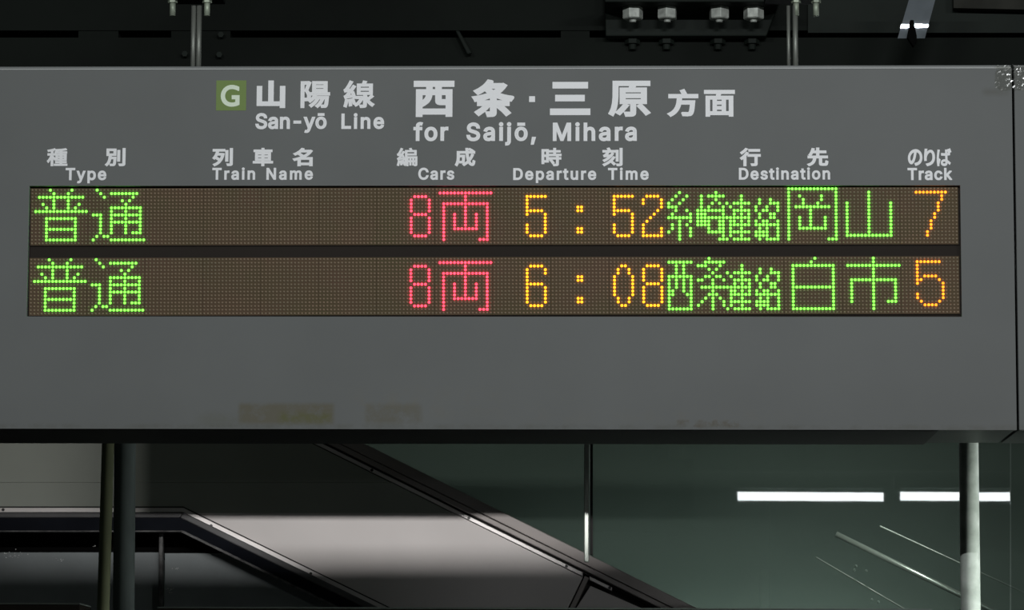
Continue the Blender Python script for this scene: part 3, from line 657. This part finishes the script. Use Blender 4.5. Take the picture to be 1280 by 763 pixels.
# --- LED rows
PAT = {
 'pu': {0: '5 11', 1: '6 10', 2: '2-14', 3: '6 10', 4: '3 6 10 13', 5: '4 6 10 12', 6: '1-15', 8: '4-12', 9: '4 12', 10: '4 12', 11: '4-12', 12: '4 12', 13: '4 12', 14: '4-12'},
 'tsuu': {0: '18', 1: '19 22-29', 2: '20 28', 3: '25 27', 4: '26', 5: '22-30', 6: '22 26 30', 7: '17-19 22-30', 8: '19 22 26 30', 9: '19 22-30', 10: '19 22 26 30', 11: '19 22 26 30', 12: '19 22 26 28-30', 13: '18 20-21', 14: '17 22-31'},
 'eight': {2: '1-4', 3: '0 5', 4: '0 5', 5: '0 5', 6: '0 5', 7: '1-4', 8: '0 5', 9: '0 5', 10: '0 5', 11: '0 5', 12: '0 5', 13: '1-4'},
 'ryou': {1: '113-127', 2: '120', 3: '120', 4: '114-126', 5: '114 120 126', 6: '114 120 126', 7: '114 117 120 123 126', 8: '114 117 120 123 126', 9: '114 117 120 123 126', 10: '114 117 120 123 126', 11: '114 117-123 126', 12: '114 126', 13: '114 126', 14: '114 124-126'},
 'five': {2: '0-5', 3: '0', 4: '0', 5: '0', 6: '0-4', 7: '0 5', 8: '5', 9: '5', 10: '0 5', 11: '0 5', 12: '0 5', 13: '1-4'},
 'colon': {5: '151-152', 6: '151-152', 11: '151-152', 12: '151-152'},
 'two': {2: '1-4', 3: '0 5', 4: '0 5', 5: '5', 6: '4', 7: '3', 8: '2', 9: '1', 10: '0', 11: '0 5', 12: '0 5', 13: '0-5'},
 'six': {2: '1-4', 3: '0 5', 4: '0 5', 5: '0', 6: '0', 7: '0-4', 8: '0 5', 9: '0 5', 10: '0 5', 11: '0 5', 12: '0 5', 13: '1-4'},
 'zero': {2: '2-3', 3: '1 4', 4: '1 4', 5: '0 5', 6: '0 5', 7: '0 5', 8: '0 5', 9: '0 5', 10: '0 5', 11: '1 4', 12: '1 4', 13: '2-3'},
 'ito': {1: '179', 2: '178 181', 3: '177 180', 4: '176 179', 5: '176-178', 6: '178 181', 7: '177 182', 8: '176-182', 9: '179 182', 10: '177 179 181', 11: '177 179 182', 12: '176 179 182', 13: '179 182', 14: '179'},
 'saki': {1: '189', 2: '185 187-191', 3: '185 189', 4: '185 188 190', 5: '185 187 191', 6: '184-191', 7: '184-186 191', 8: '184-191', 9: '184-187 190-191', 10: '184-187 190-191', 11: '187 190-191', 12: '187-191', 13: '191', 14: '190-191'},
 'ren': {2: '196', 3: '196', 4: '192 194-198', 5: '193 196', 6: '194-198', 7: '194 196 198', 8: '192-198', 9: '193-194 196 198', 10: '193-198', 11: '193 196', 12: '193-198', 13: '193 196', 14: '192 194-198'},
 'raku': {3: '201 204', 4: '201 204-206', 5: '200 203 206', 6: '200 202-203 206', 7: '201 204-205', 8: '201 204-205', 9: '200 202-203 206', 10: '200-206', 11: '201 203 206', 12: '200-203 206', 13: '200-203 206', 14: '201 203-206'},
 'oka': {0: '209-222', 1: '209 222', 2: '209 212 218 222', 3: '209 213 218 222', 4: '209 213 217 222', 5: '209 211-220 222', 6: '209 215 222', 7: '209 215 222', 8: '209 212 215 219 222', 9: '209 212 215 219 222', 10: '209 212 215 219 222', 11: '209 212-219 222', 12: '209 222', 13: '209 222', 14: '209 220-222'},
 'yama': {1: '231', 2: '231', 3: '231', 4: '225 231 237', 5: '225 231 237', 6: '225 231 237', 7: '225 231 237', 8: '225 231 237', 9: '225 231 237', 10: '225 231 237', 11: '225 231 237', 12: '225 231 237', 13: '225-237'},
 'seven': {1: '244-252', 2: '251', 3: '251', 4: '250', 5: '250', 6: '250', 7: '249', 8: '249', 9: '248', 10: '248', 11: '248', 12: '247', 13: '247'},
 'sai': {1: '176-182', 2: '178 180', 3: '178 180', 4: '178 180', 5: '176-182', 6: '176 178 180 182', 7: '176 178 180 182', 8: '176 178 180 182', 9: '176-177 180 182', 10: '176-177 181-182', 11: '176 182', 12: '176 182', 13: '176 182', 14: '176-182'},
 'jou': {0: '187', 1: '186-191', 2: '184-186 190', 3: '187 189', 4: '188', 5: '186-187 189-190', 6: '184-185 188 191', 7: '188', 8: '185-191', 9: '188', 10: '187-189', 11: '186 188 190', 12: '185 188 191', 13: '184 188 191', 14: '188'},
 'shira': {0: '216', 1: '215', 2: '210-221', 3: '210 221', 4: '210 221', 5: '210 221', 6: '210 221', 7: '210 221', 8: '210-221', 9: '210 221', 10: '210 221', 11: '210 221', 12: '210 221', 13: '210 221', 14: '210-221'},
 'ichi': {0: '232', 1: '232', 2: '225-239', 3: '232', 4: '232', 5: '232', 6: '226-238', 7: '226 232 238', 8: '226 232 238', 9: '226 232 238', 10: '226 232 238', 11: '226 232 238', 12: '226 232 236-238', 13: '232', 14: '232'},
 'bigfive': {1: '244-250', 2: '244', 3: '244', 4: '244', 5: '244 246-249', 6: '244-245 250', 7: '244 251', 8: '251', 9: '251', 10: '244 251', 11: '244 251', 12: '245 250', 13: '246-249'},
}
ROWS = (
    (((40.5, 237.9), (1195.3, 235.8), (39.9, 304.7), (1196.0, 303.2)),
     [('pu', 0, 'green', 'kanji'), ('tsuu', 0, 'green', 'kanji'), ('eight', 105, 'red', 'digit 8'), ('ryou', 0, 'red', 'kanji'),
      ('five', 137, 'amber', 'digit 5'), ('colon', 0, 'amber', 'colon'), ('five', 161, 'amber', 'digit 5'), ('two', 169, 'amber', 'digit 2'),
      ('ito', 0, 'green', 'kanji'), ('saki', 0, 'green', 'kanji'), ('ren', 0, 'green', 'kanji'), ('raku', 0, 'green', 'kanji'),
      ('oka', 0, 'green', 'kanji'), ('yama', 0, 'green', 'kanji'), ('seven', 0, 'orange', 'digit 7')]),
    (((39.0, 325.0), (1196.7, 322.7), (38.3, 392.7), (1197.6, 390.2)),
     [('pu', 0, 'green', 'kanji'), ('tsuu', 0, 'green', 'kanji'), ('eight', 105, 'red', 'digit 8'), ('ryou', 0, 'red', 'kanji'),
      ('six', 137, 'amber', 'digit 6'), ('colon', 0, 'amber', 'colon'), ('zero', 161, 'amber', 'digit 0'), ('eight', 169, 'amber', 'digit 8'),
      ('sai', 0, 'green', 'kanji'), ('jou', 0, 'green', 'kanji'), ('ren', 0, 'green', 'kanji'), ('raku', 0, 'green', 'kanji'),
      ('shira', 0, 'green', 'kanji'), ('ichi', 0, 'green', 'kanji'), ('bigfive', 0, 'orange', 'digit 5')]),
)


def cells(pat, off):
    out = []
    for r, s in PAT[pat].items():
        for t in s.split():
            a, _, b = t.partition('-')
            out += [(c + off, r) for c in range(int(a), int(b or a) + 1)]
    return out


def dome(mb, c, r, h, n=8):
    vs = []
    for rr, yy in ((r, 0), (r * 0.78, -h * 0.62), (r * 0.35, -h)):
        vs += [(c.x + rr * math.cos(2 * math.pi * i / n), c.y + yy, c.z + rr * math.sin(2 * math.pi * i / n)) for i in range(n)]
    fs = []
    for k in (0, n):
        fs += [(k + i, k + (i + 1) % n, k + n + (i + 1) % n, k + n + i) for i in range(n)]
    fs.append(tuple(range(2 * n, 3 * n)))
    mb.add(vs, fs)


YL = 0.010
for ri, (cor, chars) in enumerate(ROWS):
    A, B, Cc, D = [at(x, y, YL) for x, y in cor]

    def led(c, r):
        u, v = c / 255.0, r / 15.0
        return (A * (1 - u) + B * u) * (1 - v) + (Cc * (1 - u) + D * u) * v
    holder = MB().prism([led(-0.75, -0.72), led(255.75, -0.72), led(255.75, 15.72), led(-0.75, 15.72)], 0.002)
    for i, vtx in enumerate(holder.v):
        holder.v[i] = (vtx[0], vtx[1] + 0.003, vtx[2])
    row = holder.build('display_row', M['black'], board)
    row['label'] = 'upper LED text row' if ri == 0 else 'lower LED text row'
    for k in range(16):
        c0, c1 = k * 16 - 0.47, k * 16 + 15.47
        q = [led(c0, -0.5), led(c1, -0.5), led(c1, 15.5), led(c0, 15.5)]
        dy = random.uniform(-0.0003, 0.0003)
        q = [(p.x, p.y + 0.0004 + dy, p.z) for p in q]
        MB().prism(q, 0.0022).build('led_module', M['module'], row)
    lit = set()
    for pat, off, colr, what in chars:
        mb = MB()
        for c, r in cells(pat, off):
            if (c, r) in lit: continue
            lit.add((c, r))
            dome(mb, led(c, r), 0.0032, 0.0042)
        o = mb.build('lit_character', M[colr], row, smooth=True)
        o['label'] = '%s glowing %s' % (colr, what)
    mb = MB()
    for c in range(256):
        for r in range(16):
            if (c, r) not in lit:
                dome(mb, led(c, r), 0.0026, 0.0020, 6)
    o = mb.build('unlit_leds', M['unlit'], row)
    o['kind'] = 'stuff'

# --- lettering (glyph outlines are embedded; each is filled, then thickened by ribbons along its outline)
def glyph(key):
    return [[tuple(map(float, p.split(','))) for p in s.split()] for s in GLYPHS[key].split('/')]


def word(text, stretch, track):
    """letters set side by side in font units: narrowed by stretch, spaced by track"""
    out, x = [], 0.0
    for ch in text:
        adv, s = LETTERS[ch]
        for c in s.split('/'):
            out.append([(x + float(p.split(',')[0]) * stretch, float(p.split(',')[1])) for p in c.split()])
        x += adv * stretch + track
    return out


def lettering(key, box, bold, m, name, parent, base=None, Y=-0.0004):
    """box = x0, x1, ytop, ybottom in the photo; base: (cap top, baseline) instead of the glyph's own top and bottom"""
    if key in GLYPHS: sp = glyph(key)
    else:
        x0, x1, yt, yb = box
        want = (x1 - x0) / (yb - yt) * (base + 2 * bold) - 2 * bold      # word width in font units at this height
        nat = word(key, 1.0, 0)
        nat_w = max(p[0] for s in nat for p in s) - min(p[0] for s in nat for p in s)
        sp = word(key, 1.0, (want - nat_w) / (len(key) - 1))
    xs_ = [p[0] for s in sp for p in s]
    ys_ = [p[1] for s in sp for p in s]
    gx0, gx1 = min(xs_) - bold, max(xs_) + bold
    if base: gy0, gy1 = 0 - bold, base + bold
    else: gy0, gy1 = min(ys_) - bold, max(ys_) + bold
    x0, x1, yt, yb = box
    P = at((x0 + x1) / 2, yb, 0)
    Q = at((x0 + x1) / 2, yt, 0)
    wx0, wx1 = at(x0, (yt + yb) / 2, 0).x, at(x1, (yt + yb) / 2, 0).x
    fx = (wx1 - wx0) / (gx1 - gx0)
    fz = (Q.z - P.z) / (gy1 - gy0)
    tr = lambda x, y: (wx0 + (x - gx0) * fx, P.z + (y - gy0) * fz)
    def sarea(s): return sum(s[i - 1][0] * s[i][1] - s[i][0] * s[i - 1][1] for i in range(len(s))) / 2
    def contains(s, p):
        r = False
        for i in range(len(s)):
            (x1, y1), (x2, y2) = s[i - 1], s[i]
            if (y1 > p[1]) != (y2 > p[1]) and p[0] < (x2 - x1) * (p[1] - y1) / (y2 - y1) + x1: r = not r
        return r
    sgn = 1 if sarea(max(sp, key=lambda s: abs(sarea(s)))) > 0 else -1
    outer = [s for s in sp if sarea(s) * sgn > 0]
    holes = [s for s in sp if sarea(s) * sgn <= 0]
    mb = MB()
    k = 0
    for os_ in outer:
        cu = bpy.data.curves.new('g', 'CURVE')
        cu.dimensions, cu.fill_mode = '2D', 'BOTH'
        inside = [h for h in holes if contains(os_, h[0])]
        for s in [os_] + inside:
            q = cu.splines.new('POLY')
            q.points.add(len(s) - 1)
            for i, (x, y) in enumerate(s): q.points[i].co = (x / 100, y / 100, 0, 1)
            q.use_cyclic_u = True
        to = bpy.data.objects.new('g', cu)
        COL.objects.link(to)
        me = bpy.data.meshes.new_from_object(to.evaluated_get(bpy.context.evaluated_depsgraph_get()))
        k += 1
        pts = [tr(v.co.x * 100, v.co.y * 100) for v in me.vertices]
        mb.add([(x, Y - k * 2e-6, z) for x, z in pts], [tuple(p.vertices) for p in me.polygons])
        bpy.data.objects.remove(to)
        bpy.data.curves.remove(cu)
        bpy.data.meshes.remove(me)
    if bold:
        for s in sp:
            n = len(s)
            for i in range(n):
                (ax, ay), (bx, by) = s[i], s[(i + 1) % n]
                L = math.hypot(bx - ax, by - ay)
                if L < 1e-6: continue
                nx, ny = -(by - ay) / L * bold, (bx - ax) / L * bold
                k += 1
                y = Y - k * 2e-6
                q = [tr(ax + nx, ay + ny), tr(bx + nx, by + ny), tr(bx - nx, by - ny), tr(ax - nx, ay - ny)]
                mb.add([(u, y, v) for u, v in q], [(0, 1, 2, 3)])
                # mitred joint with the next edge, or a disc where the turn is sharp
                cx2, cy2 = s[(i + 2) % n]
                L2 = math.hypot(cx2 - bx, cy2 - by) or 1
                mx_, my_ = -(cy2 - by) / L2 * bold, (cx2 - bx) / L2 * bold
                dt = 1 + (nx * mx_ + ny * my_) / bold ** 2
                k += 1
                y = Y - k * 2e-6
                if dt > 0.6:
                    for sg in (1, -1):
                        q = [tr(bx, by), tr(bx + sg * nx, by + sg * ny), tr(bx + sg * (nx + mx_) / dt, by + sg * (ny + my_) / dt), tr(bx + sg * mx_, by + sg * my_)]
                        mb.add([(u, y, v) for u, v in q], [(0, 1, 2, 3)])
                else:
                    q = [tr(bx + bold * math.cos(t * math.pi / 4), by + bold * math.sin(t * math.pi / 4)) for t in range(8)]
                    mb.add([(u, y, v) for u, v in q], [tuple(range(8))])
    # all faces towards the viewer
    vv = mb.v
    ff = []
    for f in mb.f:
        a = 0
        for i in range(len(f)):
            p, q = vv[f[i]], vv[f[(i + 1) % len(f)]]
            a += p[0] * q[2] - q[0] * p[2]
        ff.append(f if a > 0 else f[::-1])
    me = bpy.data.meshes.new(name)
    me.from_pydata(vv, [], ff)
    me.materials.append(m)
    o = bpy.data.objects.new(name, me)
    COL.objects.link(o)
    o.parent = parent
    return o


a, b = at(270, 138.3, 0), at(308, 100.6, 0)
badge = MB().box(a.x, b.x, -0.0006, 0.001, a.z, b.z).build('line_badge', M['badge'], board)
badge['label'] = 'olive green square badge'
lettering('G', (276, 299.6, 106.3, 133.6), 28, M['badge_letter'], 'letter', badge, Y=-0.0010)

CJ = [('山', 320.9, 356.7, 100.7, 135.2, 46), ('陽', 375.7, 412.7, 101.5, 135.2, 30), ('線', 429.3, 468.3, 100.7, 135.2, 27),
      ('西', 517, 568, 101, 146.4, 44), ('条', 590.5, 643, 99.5, 146.6, 46), ('三', 687.5, 738, 102.5, 144, 46), ('原', 760.5, 813, 101, 146.2, 34),
      ('方', 834.5, 873, 111.5, 146, 44), ('面', 880, 918.7, 112.5, 146, 34)]
HD = [('種', 58.7, 84.5, 185.4, 208, 30), ('別', 131.3, 157, 185.2, 208, 36), ('列', 265.5, 291.2, 185.2, 208, 38), ('車', 316, 341.5, 185, 208, 36),
      ('名', 366, 391, 185, 208, 40), ('編', 496, 521.8, 185, 208, 28), ('成', 568.5, 594.3, 185, 208, 38), ('時', 676.8, 702, 185, 208, 34),
      ('刻', 753, 778.3, 184.6, 208, 36), ('行', 924.8, 951, 185, 208, 40), ('先', 1009, 1035.4, 184.6, 208, 40),
      ('の', 1134.8, 1153, 186.6, 207.5, 38), ('り', 1155, 1168.8, 186, 208, 38), ('ば', 1170.8, 1189.2, 185.6, 208, 34)]
for ch, x0, x1, yt, yb, bo in CJ:
    lettering(ch, (x0, x1, yt, yb), bo, M['white'], 'route_character', board)
for ch, x0, x1, yt, yb, bo in HD:
    lettering(ch, (x0, x1, yt, yb), bo, M['white'], 'heading_character', board)
for wd, x0, x1, yt, yb, bo in (('San-yō', 319.3, 408.4, 141.6, 161.4, 27), ('Line', 426.7, 480.2, 142, 161.3, 27), ('for', 516.7, 560.5, 153.4, 176.4, 27),
                               ('Saijō,', 583, 669.8, 153.4, 176.4, 27), ('Mihara', 691, 796, 153.4, 176.4, 27)):
    lettering(wd, (x0, x1, yt, yb), bo, M['white'], 'route_word', board, base=509)
for wd, x0, x1, yt, yb, bo in (('Type', 82, 133, 210, 225.4, 27), ('Train', 265.4, 319, 209.9, 224.9, 27), ('Name', 333, 391.2, 209.9, 224.9, 27),
                               ('Cars', 522.8, 567.9, 209.9, 224.9, 27), ('Departure', 641.5, 745.3, 210.2, 225.2, 27), ('Time', 760, 810.8, 210, 225, 27),
                               ('Destination', 923.6, 1037.6, 209.9, 224.8, 27), ('Track', 1134.4, 1190.2, 210, 225.3, 27)):
    lettering(wd, (x0, x1, yt, yb), bo, M['white'], 'heading_word', board, base=509)
a, b = at(661.4, 127.6, 0), at(668.8, 120.4, 0)
MB().add([(a.x, -0.0005, a.z), (b.x, -0.0005, a.z), (b.x, -0.0005, b.z), (a.x, -0.0005, b.z)], [(0, 1, 2, 3)]).build('middle_dot', M['white'], board)

# --- crumpled clear film stuck over the joint at the top right corner
a, b = at(1244, 114, 0), at(1300, 81.5, 0)
nx, nz = 30, 17
rnd = random.Random(12)
vs, fs = [], []
for j in range(nz + 1):
    for i in range(nx + 1):
        u, v = i / nx, j / nz
        e = 1 if 0 < i < nx and 0 < j < nz else 0
        x = a.x + (b.x - a.x) * u + (rnd.uniform(-1, 1) * 0.0012)
        z = a.z + (b.z - a.z) * v + (rnd.uniform(-1, 1) * 0.0012) + (0.004 * rnd.random() if j == 0 else 0)
        vs.append((x, -0.002 - abs(rnd.gauss(0, 0.0022)), z))
for j in range(nz):
    for i in range(nx):
        if min(i, nx - 1 - i) + 1.5 * min(j, nz - 1 - j) < rnd.uniform(-1, 5) and i < 14: continue
        p, q, r, s = j * (nx + 1) + i, j * (nx + 1) + i + 1, (j + 1) * (nx + 1) + i + 1, (j + 1) * (nx + 1) + i
        fs += [(p, q, r), (p, r, s)]
o = MB().add(vs, fs).build('clear_film', M['film'])
tag(o, 'crumpled clear plastic film over the joint at the top right corner', 'plastic film')
